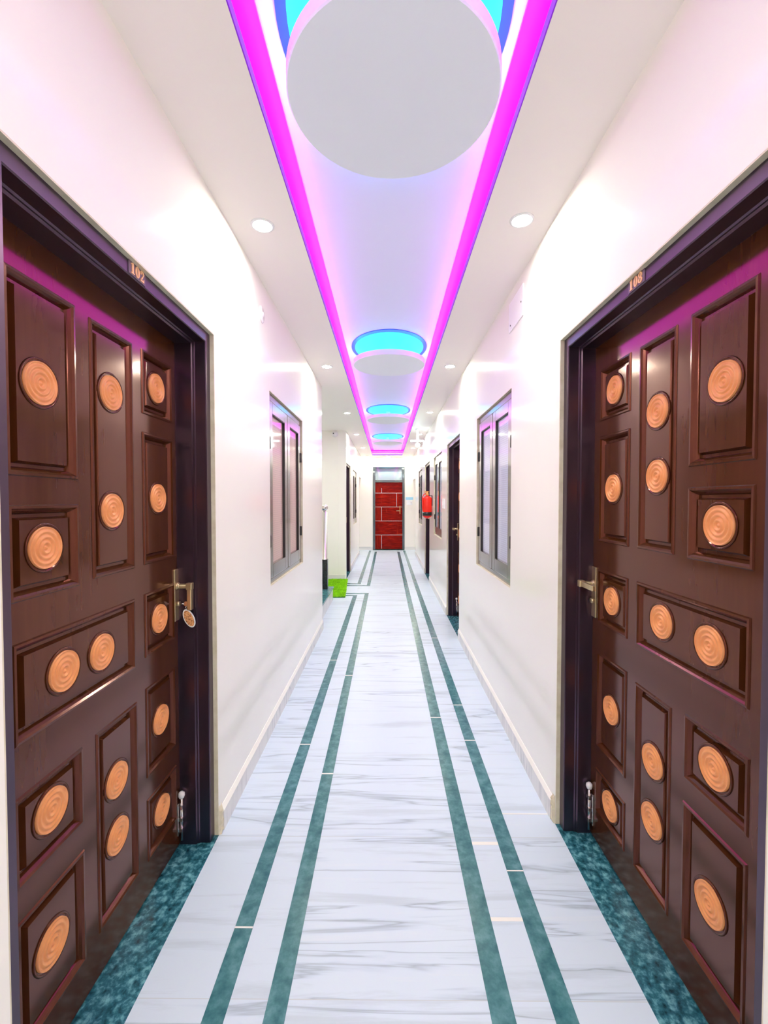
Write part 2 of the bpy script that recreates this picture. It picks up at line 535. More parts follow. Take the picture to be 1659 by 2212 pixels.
# ------------------------------------------------------------------ carved doors
def panel_mesh(r, meds, y):
    """raised-field panel in the leaf; r = (u0,u1,z0,z1)"""
    mb = MB()
    u0, u1, z0, z1 = r
    prof = [(0.0, 0.0), (0.003, -0.004), (0.009, -0.0045), (0.014, 0.000), (0.019, 0.007), (0.023, 0.014), (0.031, 0.014), (0.037, 0.002)]
    rings = []
    for ins, d in prof:
        rings.append([(u0 + ins, y + d, z0 + ins), (u1 - ins, y + d, z0 + ins), (u1 - ins, y + d, z1 - ins), (u0 + ins, y + d, z1 - ins)])
    for a, b in zip(rings, rings[1:]):
        for k in range(4):
            k2 = (k + 1) % 4
            mb.add([a[k], a[k2], b[k2], b[k]], [(0, 1, 2, 3)])
    mb.add(rings[-1], [(0, 1, 2, 3)])
    for (mu, mz) in meds:   # turned rim around the medallion
        mb.lathe([(0.0645, y + 0.0035), (0.0625, y - 0.0015), (0.0585, y - 0.0015), (0.0565, y + 0.0035)], (mu, 0, mz), 'Y', 40)
    return mb

def medallion_mesh():
    R = 0.0545
    prof = []
    N = 40
    for i in range(N + 1):
        t = i / N
        r = R * (1 - t)
        h = -0.006 + 0.0026 * math.cos(2 * PI * 4.0 * t + PI) * (0.6 + 0.4 * t)
        if t < 0.02: h = 0.004
        prof.append((r, h))
    mb = MB()
    mb.lathe(prof[:-1] + [(0.0002, prof[-1][1])], (0, 0, 0), 'Y', 48)
    return mb
MED = medallion_mesh().build('medallion', M['medal'])
MED_ME = MED.data
bpy.data.objects.remove(MED)

def ellipse(cx, cz, rx, rz, n=28):
    return [(cx + rx * math.cos(2 * PI * k / n), cz + rz * math.sin(2 * PI * k / n)) for k in range(n)]
def ring(mb, o, i, y0, y1):
    n = len(o)
    vs = [(x, y0, z) for x, z in o] + [(x, y0, z) for x, z in i] + [(x, y1, z) for x, z in o] + [(x, y1, z) for x, z in i]
    fs = []
    for k in range(n):
        k2 = (k + 1) % n
        fs += [(k, k2, n + k2, n + k), (2 * n + k, 3 * n + k, 3 * n + k2, 2 * n + k2), (k, 2 * n + k, 2 * n + k2, k2), (n + k, n + k2, 3 * n + k2, 3 * n + k)]
    mb.add(vs, fs)
def ribbon(mb, pts, ws, y0, y1):
    """polyline of (x,z) with width across it"""
    L, R = [], []
    for i, p in enumerate(pts):
        a, b = pts[max(i - 1, 0)], pts[min(i + 1, len(pts) - 1)]
        d = Vector((b[0] - a[0], b[1] - a[1])).normalized()
        nn = Vector((-d.y, d.x)) * ws[i] / 2
        L.append((p[0] + nn.x, p[1] + nn.y))
        R.append((p[0] - nn.x, p[1] - nn.y))
    for i in range(len(pts) - 1):
        mb.prism([L[i], L[i + 1], R[i + 1], R[i]], y0, y1)
def numeral(ch, x, z, h, w, y, parent):
    mb = MB()
    T = lambda pts: [(x + px * w, z + pz * h) for px, pz in pts]
    y0, y1 = y - 0.0025, y
    if ch == '1':
        mb.prism(T([(.16, 0), (.84, 0), (.84, .09), (.68, .12), (.68, 1), (.52, 1), (.16, .86), (.16, .79), (.34, .82), (.34, .12), (.16, .09)]), y0, y1)
    elif ch == '0':
        ring(mb, T(ellipse(.5, .5, .46, .51)), T(ellipse(.5, .5, .15, .43)), y0, y1)
    elif ch == '8':
        ring(mb, T(ellipse(.5, .745, .40, .265)), T(ellipse(.5, .745, .15, .18)), y0, y1)
        ring(mb, T(ellipse(.5, .265, .46, .275)), T(ellipse(.5, .265, .16, .19)), y0, y1)
    elif ch == '2':
        pts, ws = [], []
        for k in range(15):
            a = math.radians(200 - k * 240 / 14)
            pts.append((.47 + .34 * math.cos(a), .74 + .2 * math.sin(a)))
            ws.append(.12 + .2 * (k / 14) ** 0.8 if k < 11 else .30 - .05 * (k - 10))
        pts += [(.5, .36), (.25, .18), (.14, .07)]
        ws += [.2, .15, .12]
        P2 = [(x + a * w, z + b * h) for a, b in pts]
        ribbon(mb, P2, [q * w for q in ws], y0, y1)
        mb.prism(T([(.06, 0), (.92, 0), (.95, .33), (.86, .33), (.78, .2), (.5, .17), (.1, .14)]), y0, y1)
        mb.lathe([(.15 * w, y0), (.15 * w, y1)], (x + .22 * w, 0, z + .72 * h), 'Y', 14)
    return mb.build('numeral', M['numeral'], parent)

def make_door(name, half, leaf_y, panels, meds, digits, plaque_u, lock_u, flip, droop=False):
    root = struct(empty(name))
    H = DOOR_H
    # frame: stepped profile swept around the opening
    prof = [(0.0, 0.018), (0.043, 0.018), (0.046, 0.021), (0.046, 0.062), (0.050, 0.066), (0.050, 0.071), (0.056, 0.075), (0.056, leaf_y + 0.001), (0.030, leaf_y + 0.001), (0.030, leaf_y + 0.06), (0.0, leaf_y + 0.06)]
    mb = MB()
    path = lambda i: [(-half + i, 0.0), (-half + i, H - i), (half - i, H - i), (half - i, 0.0)]
    P = [[(u, y, z) for u, z in path(i)] for i, y in prof]
    m_ = len(P)
    for j in range(m_):
        a, b = P[j], P[(j + 1) % m_]
        for k in range(3):
            mb.add([a[k], a[k + 1], b[k + 1], b[k]], [(0, 1, 2, 3)])
    mb.add([P[j][0] for j in range(m_)], [tuple(range(m_))])
    mb.add([P[j][3] for j in range(m_)], [tuple(range(m_))[::-1]])
    mb.build('door_frame', M['frame'], root)
    # leaf: stiles and rails with panel openings
    lu0, lu1, lz0, lz1 = -half + 0.032, half - 0.032, 0.012, H - 0.032
    us = sorted({lu0, lu1} | {p[0] for p in panels} | {p[1] for p in panels})
    zs = sorted({lz0, lz1} | {p[2] for p in panels} | {p[3] for p in panels})
    mb = MB()
    for i in range(len(us) - 1):
        for j in range(len(zs) - 1):
            u, z = (us[i] + us[i + 1]) / 2, (zs[j] + zs[j + 1]) / 2
            if any(p[0] < u < p[1] and p[2] < z < p[3] for p in panels):
                continue
            mb.add([(us[i], leaf_y, zs[j]), (us[i + 1], leaf_y, zs[j]), (us[i + 1], leaf_y, zs[j + 1]), (us[i], leaf_y, zs[j + 1])], [(0, 1, 2, 3)])
    b0, b1 = leaf_y, leaf_y + 0.042
    mb.add([(lu0, b1, lz0), (lu1, b1, lz0), (lu1, b1, lz1), (lu0, b1, lz1)], [(0, 1, 2, 3)])
    for (ua, za, ub, zb) in ((lu0, lz0, lu1, lz0), (lu1, lz0, lu1, lz1), (lu1, lz1, lu0, lz1), (lu0, lz1, lu0, lz0)):
        mb.add([(ua, b0, za), (ub, b0, zb), (ub, b1, zb), (ua, b1, za)], [(0, 1, 2, 3)])
    leaf = mb.build('door_leaf', M['wood'], root)
    for r in panels:
        inside = [q for q in meds if r[0] < q[0] < r[1] and r[2] < q[1] < r[3]]
        panel_mesh(r, inside, leaf_y).build('panel', M['wood'], leaf)
    for q in meds:
        o = bpy.data.objects.new('medallion', MED_ME)
        COL.objects.link(o)
        o.parent = leaf
        o.location = (q[0], leaf_y + 0.003, q[1])
    # lock plate with lever, tower bolt
    f = flip
    pl = MB().box((lock_u - 0.019, leaf_y - 0.006, 0.955), (lock_u + 0.019, leaf_y + 0.001, 1.168)).build('lock_plate', M['brass'], root, 0.0015)
    mb = MB()
    mb.lathe([(0.0155, leaf_y - 0.004), (0.0155, leaf_y - 0.012), (0.0105, leaf_y - 0.014), (0.0105, leaf_y - 0.052)], (lock_u, 0, 1.098), 'Y', 20)
    mb.box((lock_u - 0.0125, leaf_y - 0.070, 1.084), (lock_u + 0.0125, leaf_y - 0.046, 1.112))
    if droop:   # slack lever hanging down
        mb.box((lock_u - 0.012, leaf_y - 0.068, 1.0), (lock_u + 0.012, leaf_y - 0.050, 1.10))
    else:
        mb.box((lock_u, leaf_y - 0.066, 1.087), (lock_u - f * 0.115, leaf_y - 0.051, 1.109))
    mb.build('lever_handle', M['brass'], pl, 0.003)
    mb = MB()
    mb.lathe([(0.011, leaf_y - 0.004), (0.011, leaf_y - 0.017), (0.008, leaf_y - 0.018)], (lock_u, 0, 1.025), 'Y', 18)
    mb.build('key_cylinder', M['brass'], pl)
    bu = lock_u + f * 0.004
    mb = MB().box((bu - 0.017, leaf_y - 0.004, 0.055), (bu + 0.017, leaf_y + 0.001, 0.19))
    for z in (0.07, 0.115, 0.165):
        mb.box((bu - 0.013, leaf_y - 0.020, z), (bu + 0.013, leaf_y - 0.003, z + 0.014))
    bo = mb.build('tower_bolt', M['steel'], root, 0.001)
    mb = MB().tube([(bu, leaf_y - 0.012, 0.03), (bu, leaf_y - 0.012, 0.212)], 0.0062, 12)
    mb.build('bolt_rod', M['steel'], bo)
    mb = MB().lathe([(0.003, 0.205), (0.010, 0.209), (0.0135, 0.219), (0.0125, 0.229), (0.006, 0.235), (0.0002, 0.236)], (bu, leaf_y - 0.012, 0), 'Z', 16)
    mb.build('bolt_knob', M['white'], bo)
    # threshold slab
    MB().box((-half, 0.0, 0.0), (half, leaf_y + 0.1, 0.0024)).build('threshold', M['threshold'], root)
    # number plaque
    if digits is not None:
        pw, ph, z0 = 0.088, 0.0405, 2.108
        pq = MB().box((plaque_u - pw / 2, 0.0155, z0), (plaque_u + pw / 2, 0.0185, z0 + ph)).build('number_plaque', M['plaque'], root, 0.0008)
        dw, dhh = 0.0225, 0.0325
        for k, ch in enumerate(digits):
            numeral(ch, plaque_u - 1.5 * dw - 0.003 + k * (dw + 0.002), z0 + 0.004, dhh, dw, 0.0156, pq)
    # bare plaster edge round the frame
    e = 0.013
    mb = MB()
    mb.box((-half + 0.0, 0.0005, 0), (-half + 0.004, 0.018, H)).box((half - 0.004, 0.0005, 0), (half, 0.018, H)).box((-half, 0.0005, H - 0.004), (half, 0.018, H))
    mb.build('plaster_edge', M['plaster'], root)
    return root

def uL(y): return y - (D_L[0] + D_L[1]) / 2
def uR(y): return (D_R[0] + D_R[1]) / 2 - y

def rects(u, A, B, C, AB, rows):
    out = []
    for col, z0, z1 in rows:
        a, b = {'A': A, 'B': B, 'C': C, 'AB': AB}[col]
        p, q = sorted((u(a), u(b)))
        out.append((p, q, z0, z1))
    return out
pan_L = rects(uL, (0.999, 1.232), (1.290, 1.505), (1.562, 1.781), (1.004, 1.500), [
    ('A', 1.508, 1.993), ('A', 1.210, 1.440), ('AB', 0.870, 1.113), ('A', 0.527, 0.748), ('A', 0.125, 0.450),
    ('B', 1.217, 1.986), ('B', 0.140, 0.752), ('C', 1.760, 1.989), ('C', 1.219, 1.696), ('C', 0.883, 1.115), ('C', 0.443, 0.772), ('C', 0.134, 0.362)])
med_L = [(uL(y), z) for y, z in [(1.106, 1.744), (1.112, 1.330), (1.169, 0.991), (1.327, 0.988), (1.116, 0.648), (1.110, 0.297), (1.390, 1.789), (1.388, 1.418),
         (1.390, 0.550), (1.390, 0.367), (1.665, 1.873), (1.667, 1.459), (1.667, 0.999), (1.667, 0.608), (1.667, 0.255)]]
pan_R = rects(uR, (1.061, 1.297), (1.357, 1.554), (1.612, 1.838), (1.066, 1.555), [
    ('A', 1.548, 1.990), ('A', 1.280, 1.489), ('AB', 0.938, 1.165), ('A', 0.624, 0.820), ('A', 0.133, 0.557),
    ('B', 1.282, 1.986), ('B', 0.140, 0.806), ('C', 1.776, 1.988), ('C', 1.280, 1.714), ('C', 0.940, 1.165), ('C', 0.418, 0.820), ('C', 0.140, 0.325)])
med_R = [(uR(y), z) for y, z in [(1.168, 1.763), (1.177, 1.384), (1.204, 1.052), (1.416, 1.059), (1.178, 0.724), (1.185, 0.342), (1.453, 1.743), (1.451, 1.530),
         (1.450, 0.581), (1.450, 0.380), (1.728, 1.881), (1.729, 1.498), (1.730, 1.053), (1.724, 0.621), (1.722, 0.236)]]

door1 = make_door('door_1', (D_L[1] - D_L[0]) / 2, 0.142, pan_L, med_L, '102', uL(1.323), uL(1.797), 1, True)
door1.location = (XL, (D_L[0] + D_L[1]) / 2, 0)
door1.rotation_euler = (0, 0, PI / 2)
tag(door1, 'dark brown carved door with orange medallions, numbered 102, on the left', 'door')
door2 = make_door('door_2', (D_R[1] - D_R[0]) / 2, 0.130, pan_R, med_R, '108', uR(1.383), uR(1.868), -1)
door2.location = (XR, (D_R[0] + D_R[1]) / 2, 0)
door2.rotation_euler = (0, 0, -PI / 2)
tag(door2, 'dark brown carved door with orange medallions, numbered 108, on the right', 'door')

lab = ['dark door further down the right wall, between the first window and the light switch',
       'dark door on the right wall partly hidden behind the red extinguisher']
for k, d in enumerate(far_right_doors):
    o = copy_tree(door2, None, ('numeral',))
    o.name = 'door_%d' % (3 + k)
    o.location = (XR, (d[0] + d[1]) / 2, 0)
    o.scale = ((d[1] - d[0]) / (D_R[1] - D_R[0]), 1, 1)
    tag(o, lab[k], 'door')
o = copy_tree(door1, None, ('numeral',))
o.name = 'door_5'
o.location = (XL - .018, (far_left_door[0] + far_left_door[1]) / 2, 0)
o.scale = ((far_left_door[1] - far_left_door[0]) / (D_L[1] - D_L[0]), 1, 1)
tag(o, 'narrow dark door on the left wall just past the green mat', 'door')

# ------------------------------------------------------------------ end door with transom
de = struct(empty('door_6', (0, YE, 0)))
tag(de, 'red laminate door with silver lines under a pale transom at the corridor end', 'door')
fx0, fx1, lx0, lx1, lt = -0.410, 0.515, -0.345, 0.455, 1.985
mb = MB()
mb.box((fx0, -0.012, 0), (lx0, 0.10, 2.435)).box((lx1, -0.012, 0), (fx1, 0.10, 2.435)).box((lx0, -0.012, 2.385), (lx1, 0.10, 2.435)).box((lx0, -0.006, lt), (lx1, 0.10, lt + 0.065))
mb.build('door_frame', M['tframe'], de, 0.003)
MB().box((lx0, 0.03, lt + 0.065), (lx1, 0.045, 2.385)).build('transom_panel', M['frost'], de)
mb = MB().box((lx0, 0.045, 0.015), (lx1, 0.085, lt))
leaf = mb.build('door_leaf', M['redwood'], de)
zr = [0.015, 0.435, 0.848, 1.262, 1.672, lt]
va, vb = -0.158, 0.283
mb = MB()
for i in range(5):
    if i % 2 == 0:
        mb.box((lx0, 0.0435, zr[i]), (va, 0.0455, zr[i + 1]))
    else:
        mb.box((vb, 0.0435, zr[i]), (vb + 0.06, 0.0455, zr[i + 1]))
mb.build('upright_panel', M['redwood_v'], leaf)
for z in zr[1:5]:
    MB().box((lx0, 0.0405, z - 0.0048), (lx1, 0.0455, z + 0.0048)).build('silver_inlay', M['silver'], leaf)
for i in range(5):
    xx = va if i % 2 == 0 else vb
    if i == 1:
        continue
    MB().box((xx - 0.0042, 0.0405, zr[i] + 0.005), (xx + 0.0042, 0.0455, zr[i + 1] - 0.005 if i < 4 else zr[i] + 0.15)).build('silver_inlay', M['silver'], leaf)
hp = MB().box((0.373, 0.036, 1.06), (0.395, 0.046, 1.29)).build('lock_plate', M['orange_metal'], de, 0.002)
MB().tube([(0.383, 0.04, 1.15), (0.383, -0.01, 1.15), (0.37, -0.018, 1.15), (0.27, -0.018, 1.148)], 0.011, 10).build('lever_handle', M['brass'], hp)
struct(MB().box((fx0, YE - 0.10, 0), (fx1, YE + 0.09, 0.003)).build('trim_12', M['strip']))

# ------------------------------------------------------------------ windows
def make_window(name, half, blind, mirror):
    """two casements with ribbed blinds behind the glass"""
    root = struct(empty(name))
    z0, z1 = WZ
    ft = 0.036
    mb = MB()
    y0 = 0.016
    mb.box((-half, y0, z0), (-half + ft, 0.085, z1)).box((half - ft, y0, z0), (half, 0.085, z1))
    mb.box((-half + ft, y0, z0), (half - ft, 0.085, z0 + ft)).box((-half + ft, y0, z1 - 0.05), (half - ft, 0.085, z1))
    mb.build('window_frame', M['winwood'], root, 0.003)
    e = 0.004
    mb = MB()
    mb.box((-half, 0.0005, z0), (-half + e, 0.016, z1)).box((half - e, 0.0005, z0), (half, 0.016, z1)).box((-half, 0.0005, z1 - e), (half, 0.016, z1)).box((-half, 0.0005, z0), (half, 0.016, z0 + e))
    mb.build('plaster_edge', M['plaster'], root)
    mid = 0.012 * mirror
    for s, (a, b) in ((-1, (-half + ft + .002, mid - 0.006)), (1, (mid + 0.006, half - ft - .002))):
        ca, cb = a, b
        cz0, cz1 = z0 + ft + .003, z1 - 0.053
        st, rb, rt = 0.078, 0.088, 0.072
        mb = MB()
        yf = 0.012
        mb.box((ca, yf, cz0), (ca + st, 0.06, cz1)).box((cb - st, yf, cz0), (cb, 0.06, cz1))
        mb.box((ca + st, yf, cz0), (cb - st, 0.06, cz0 + rb)).box((ca + st, yf, cz1 - rt), (cb - st, 0.06, cz1))
        cs = mb.build('casement', M['winwood'], root, 0.003)
        g0, g1, h0, h1 = ca + st, cb - st, cz0 + rb, cz1 - rt
        mb = MB()
        t = 0.003
        mb.box((g0, 0.014, h0), (g0 + t, 0.04, h1)).box((g1 - t, 0.014, h0), (g1, 0.04, h1)).box((g0, 0.014, h1 - t), (g1, 0.04, h1))
        mb.build('dark_rebate', M['dark'], cs)
        MB().box((g0 + t, 0.0255, h0), (g1 - t, 0.0285, h1 - t)).build('pane', M['glass'], cs)
        for hz in (z0 + 0.24, z1 - 0.36):
            hu = ca - 0.004 if s < 0 else cb + 0.004
            MB().lathe([(0.006, hz), (0.0075, hz + 0.004), (0.0075, hz + 0.075), (0.006, hz + 0.079)], (hu, 0.010, 0), 'Z', 12).build('hinge', M['black'], cs)
        MB().box((g0 + t, 0.031, h0), (g1 - t, 0.035, h1 - t)).build('blind', blind, root)
    return root

wn = []
w1 = make_window('window_1', (W_L[1] - W_L[0]) / 2, M['blind_pink'], 1)
w1.location = (XL, sum(W_L) / 2, 0); w1.rotation_euler = (0, 0, PI / 2)
tag(w1, 'brown two-casement window with pinkish ribbed blinds on the near left wall', 'window')
w2 = make_window('window_2', (W_R[1] - W_R[0]) / 2, M['blind_white'], -1)
w2.location = (XR, sum(W_R) / 2, 0); w2.rotation_euler = (0, 0, -PI / 2)
tag(w2, 'brown two-casement window with pale lilac blinds on the near right wall', 'window')
labs = ['brown window on the right wall beyond the light switch, beside the extinguisher', 'last brown window on the right wall, nearest the red end door']
for k, d in enumerate(far_right_windows):
    o = copy_tree(w2)
    o.name = 'window_%d' % (3 + k)
    o.location = (XR, sum(d) / 2, 0)
    tag(o, labs[k], 'window')
o = copy_tree(w1)
o.name = 'window_5'
o.location = (XL - .018, sum(far_left_window) / 2, 0)
tag(o, 'narrow-looking brown window on the far left wall past the narrow dark door', 'window')

# ------------------------------------------------------------------ ceiling recess lights and painted glow
DR = 0.335
discs = [(1.44, 'largest round white ceiling panel, nearest, cut by the top of the photo'),
         (4.19, 'second round white ceiling panel from the camera in the magenta recess'),
         (7.02, 'third round white ceiling panel from the camera in the magenta recess'),
         (9.82, 'smallest, farthest round white ceiling panel, before the recess end')]
def disc_parts(root):
    mb = MB()
    mb.lathe([(0.0005, 0.0), (DR - 0.004, 0.0), (DR, 0.004), (DR, 0.046), (DR - 0.012, 0.046), (DR - 0.012, 0.02), (0.0005, 0.02)], (0, 0, 0), 'Z', 96)
    o = mb.build('panel_board', M['disc'], root)
    for p in o.data.polygons: p.use_smooth = False
    mb = MB()
    vs, fs = [], []
    R, r, N, K = DR - 0.045, 0.007, 64, 8
    for i in range(N):
        for k in range(K):
            a, b = 2 * PI * i / N, 2 * PI * k / K
            vs.append(((R + r * math.cos(b)) * math.cos(a), (R + r * math.cos(b)) * math.sin(a), 0.029 + r * math.sin(b)))
    for i in range(N):
        for k in range(K):
            fs.append((i * K + k, ((i + 1) % N) * K + k, ((i + 1) % N) * K + (k + 1) % K, i * K + (k + 1) % K))
    mb.add(vs, fs, 0, True)
    mb.build('led_ring', M['cyan'], root)
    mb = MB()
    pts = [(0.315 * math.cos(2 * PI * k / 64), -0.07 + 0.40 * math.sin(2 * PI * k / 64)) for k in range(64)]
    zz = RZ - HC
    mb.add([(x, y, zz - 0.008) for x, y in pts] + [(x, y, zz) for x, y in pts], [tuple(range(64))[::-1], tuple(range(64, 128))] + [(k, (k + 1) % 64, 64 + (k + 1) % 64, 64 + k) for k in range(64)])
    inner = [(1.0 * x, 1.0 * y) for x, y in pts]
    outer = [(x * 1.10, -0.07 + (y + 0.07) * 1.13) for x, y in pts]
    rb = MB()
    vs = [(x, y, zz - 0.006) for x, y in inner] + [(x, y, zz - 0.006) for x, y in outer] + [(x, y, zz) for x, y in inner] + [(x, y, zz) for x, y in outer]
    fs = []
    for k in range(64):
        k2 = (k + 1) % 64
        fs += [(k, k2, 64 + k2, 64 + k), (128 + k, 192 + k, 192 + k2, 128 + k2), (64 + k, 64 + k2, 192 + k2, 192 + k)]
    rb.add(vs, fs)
    tag(rb.build('glow_patch_rim', M['blue_glow'], root), 'deep blue fringe of the painted cyan glow')
    tag(mb.build('glow_patch', M['cyan_glow'], root), 'oval of painted cyan glow on the slab')
    MB().lathe([(0.03, 0.02), (0.03, RZ - HC)], (0, 0, 0), 'Z', 20).build('hanger', M['white'], root)
first = None
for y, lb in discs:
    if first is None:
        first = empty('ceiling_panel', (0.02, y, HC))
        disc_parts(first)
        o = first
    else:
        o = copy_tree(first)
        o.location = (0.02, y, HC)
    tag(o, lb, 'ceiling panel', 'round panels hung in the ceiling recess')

bz0, bz1 = RZ - 0.010, RZ
for a, b, lb in (((CX0 + 0.035, CY0), (RX0 + .02, CY1 - 0.03), 'painted magenta glow along the left edge of the ceiling recess'),
                 ((CX1 - 0.035, CY0), (RX1 - .02, CY1 - 0.03), 'painted magenta glow along the right edge of the ceiling recess'),
                 ((RX0 + .02, CY1 - 0.03), (RX1 - .02, RY1 - 0.01), 'short painted magenta glow across the far end of the ceiling recess')):
    o = MB().box((a[0], a[1], bz0), (b[0], b[1], bz1)).build('painted_glow_band', M['band'])  # emissive band painting the LED glow onto the slab edge
    tag(o, lb, 'led light', 'painted magenta glow of the recess')
for a, b, lb in (((CX0 - 0.012, CY0 - .01), (CX0, CY1), 'thin white LED strip on the left ledge of the recess'),
                 ((CX1, CY0 - .01), (CX1 + 0.012, CY1), 'thin white LED strip on the right ledge of the recess'),
                 ((CX0 - 0.012, CY1), (CX1 + 0.012, CY1 + 0.012), 'thin white LED strip across the far ledge of the recess')):
    o = MB().box((a[0], a[1], HC + 0.034), (b[0], b[1], HC + 0.042)).build('led_strip', M['wire'])
    tag(o, lb, 'led strip', 'bare LED strips on the ledge')

# ------------------------------------------------------------------ recessed downlights
dls = [(-0.575, 2.06, 'nearest downlight in the left ceiling strip'), (-0.570, 4.20, 'second downlight from the camera in the left ceiling strip'),
       (-0.578, 6.41, 'third downlight from the camera in the left strip, over the stair lobby'), (-0.583, 8.46, 'fourth downlight from the camera in the left ceiling strip'),
       (-0.577, 10.6, 'fifth downlight from the camera in the left ceiling strip'), (-0.571, 12.8, 'left downlight of the three above the red end door'),
       (0.042, 12.77, 'middle downlight of the three above the red end door'), (0.634, 12.8, 'right downlight of the three above the red end door'),
       (0.611, 2.03, 'nearest downlight in the right ceiling strip'), (0.597, 4.20, 'second downlight from the camera in the right ceiling strip'),
       (0.617, 6.37, 'third downlight from the camera in the right ceiling strip'), (0.63, 8.46, 'fourth downlight from the camera in the right strip, beside the globe pendant'),
       (0.638, 10.68, 'fifth downlight from the camera in the right ceiling strip'),
       (-0.575, -0.08, 'left downlight directly over the camera, out of frame'), (0.611, -0.1, 'right downlight directly over the camera, out of frame'),
       (-0.575, -2.1, 'left downlight behind the camera, out of frame'), (0.611, -2.1, 'right downlight behind the camera, out of frame'),
       (-1.75, 6.45, 'downlight added unseen in the stair lobby, in place of daylight')]  # last one is an unseen lamp added to replace daylight from the stair
first = None
for x, y, lb in dls:
    if first is None:
        first = empty('downlight', (x, y, HC))
        MB().lathe([(0.040, 0.0), (0.040, -0.004), (0.046, -0.006), (0.053, -0.003), (0.054, 0.0)], (0, 0, 0), 'Z', 36).build('trim_ring', M['trim_ring'], first)
        MB().lathe([(0.0005, -0.0035), (0.040, -0.0035), (0.040, -0.001)], (0, 0, 0), 'Z', 28, smooth=False).build('lens', M['lens'], first)
        o = first
    else:
        o = copy_tree(first)
        o.location = (x, y, HC)
    tag(o, 'lit round ' + lb, 'downlight', 'recessed ceiling downlights')

# ------------------------------------------------------------------ small fittings
# globe pendant
gp = empty('globe_pendant', (0.545, 7.84, HC))
tag(gp, 'small white pendant with cross bar and lit globes on the right ceiling strip', 'pendant light')
MB().lathe([(0.0005, -0.018), (0.035, -0.016), (0.042, -0.004), (0.042, 0.0)], (0, 0, 0), 'Z', 28).build('canopy', M['trim_ring'], gp)
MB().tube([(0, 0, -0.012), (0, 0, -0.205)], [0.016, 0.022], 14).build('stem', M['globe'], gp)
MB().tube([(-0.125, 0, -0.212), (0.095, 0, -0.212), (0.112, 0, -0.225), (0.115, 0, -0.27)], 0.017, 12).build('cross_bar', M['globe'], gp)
for gx, gz, r in ((0.0, -0.285, 0.042), (0.125, -0.30, 0.038)):
    MB().lathe([(0.0005 if abs(math.sin(a)) < 1e-6 else r * math.sin(a), gz - r * math.cos(a)) for a in [PI * k / 12 for k in range(13)]], (gx, 0, 0), 'Z', 24).build('globe', M['globe'], gp)
MB().tube([(0, 0, -0.22), (0, 0, -0.25)], 0.012, 10).build('socket', M['trim_ring'], gp)

# round junction cover on the left wall, square cover on the right wall
o = empty('junction_cover', (XL, 2.576, 2.53))
tag(o, 'round white junction cover on the left wall below the ceiling', 'cover plate')
MB().lathe([(0.0005, 0.008), (0.018, 0.008), (0.02, 0.006), (0.040, 0.007), (0.046, 0.004), (0.048, 0.0)], (0, 0, 0), 'X', 36).build('cover_plate', M['wall'], o)
MB().lathe([(0.0005, 0.012), (0.012, 0.012), (0.014, 0.007)], (0, 0, 0), 'X', 20).build('hub', M['white'], o)
o = empty('access_cover', (XR, 2.60, 2.54))
tag(o, 'square white screwed cover plate on the right wall below the ceiling', 'cover plate')
MB().box((-0.006, -0.14, -0.065), (0, 0.14, 0.11)).build('cover_plate', M['white'], o, 0.001)
for y, z in ((-0.11, 0.02), (0.10, -0.03)):
    MB().lathe([(0.005, -0.006), (0.004, -0.0085), (0.0005, -0.009)], (0, y, z), 'X', 12).build('screw', M['black'], o)

# dome camera on the cross wall
o = empty('dome_camera', (-0.95, 8.03, 2.665))
tag(o, 'round white dome with a dark eye high on the wall above the mat', 'camera')
MB().lathe([(0.06, 0.0), (0.06, -0.018), (0.056, -0.024), (0.0005, -0.024)], (0, 0, 0), 'Y', 32).build('base', M['white'], o)
MB().lathe([(0.045 * math.cos(a), -0.024 - 0.03 * math.sin(a)) for a in [PI / 2 * k / 8 for k in range(8)]] + [(0.0005, -0.054)], (0, 0, 0), 'Y', 28).build('dome', M['white'], o)
MB().lathe([(0.011, -0.046), (0.011, -0.056), (0.0005, -0.057)], (-0.018, 0, 0.0), 'Y', 14).build('eye', M['black'], o)

# light switch plate
o = empty('switch_plate', (XR, 5.86, 1.41))
tag(o, 'white light switch plate on the right wall between the dark door and window', 'switch')
MB().box((-0.008, -0.09, -0.065), (0, 0.09, 0.065)).build('plate', M['white'], o, 0.002)
for k in range(4):
    MB().box((-0.012, -0.07 + k * 0.037, -0.025), (-0.0075, -0.04 + k * 0.037, 0.03)).build('rocker', M['trim_ring'], o, 0.001)

# fire extinguisher
ex = empty('fire_extinguisher', (XR - 0.086, 7.32, 1.165))
tag(ex, 'red fire extinguisher hung on the right wall before a dark door', 'fire extinguisher')
R = 0.077
MB().lathe([(0.0005, -0.012), (0.02, -0.010), (0.05, 0.004), (0.070, 0.022), (R, 0.04), (R, 0.315), (0.072, 0.335), (0.05, 0.352), (0.026, 0.362), (0.024, 0.375)], (0, 0, 0), 'Z', 40).build('cylinder', M['red'], ex)
MB().lathe([(R + 0.0012, 0.035), (R + 0.0012, 0.095)], (0, 0, 0), 'Z', 40).build('black_base_band', M['black'], ex)
v = MB().lathe([(0.024, 0.37), (0.027, 0.38), (0.027, 0.40), (0.018, 0.405), (0.018, 0.43), (0.010, 0.435)], (0, 0, 0), 'Z', 20).build('valve', M['orange_metal'], ex)
MB().box((-0.055, -0.008, 0.43), (0.03, 0.008, 0.44)).tube([(-0.02, 0, 0.41), (-0.06, 0, 0.418)], 0.006, 8).build('squeeze_lever', M['orange_metal'], v)
MB().tube([(-0.02, -0.0, 0.395), (-0.055, -0.03, 0.39), (-0.082, -0.045, 0.34), (-0.080, -0.045, 0.2), (-0.078, -0.045, 0.12)], 0.0085, 10).build('hose', M['red'], ex)
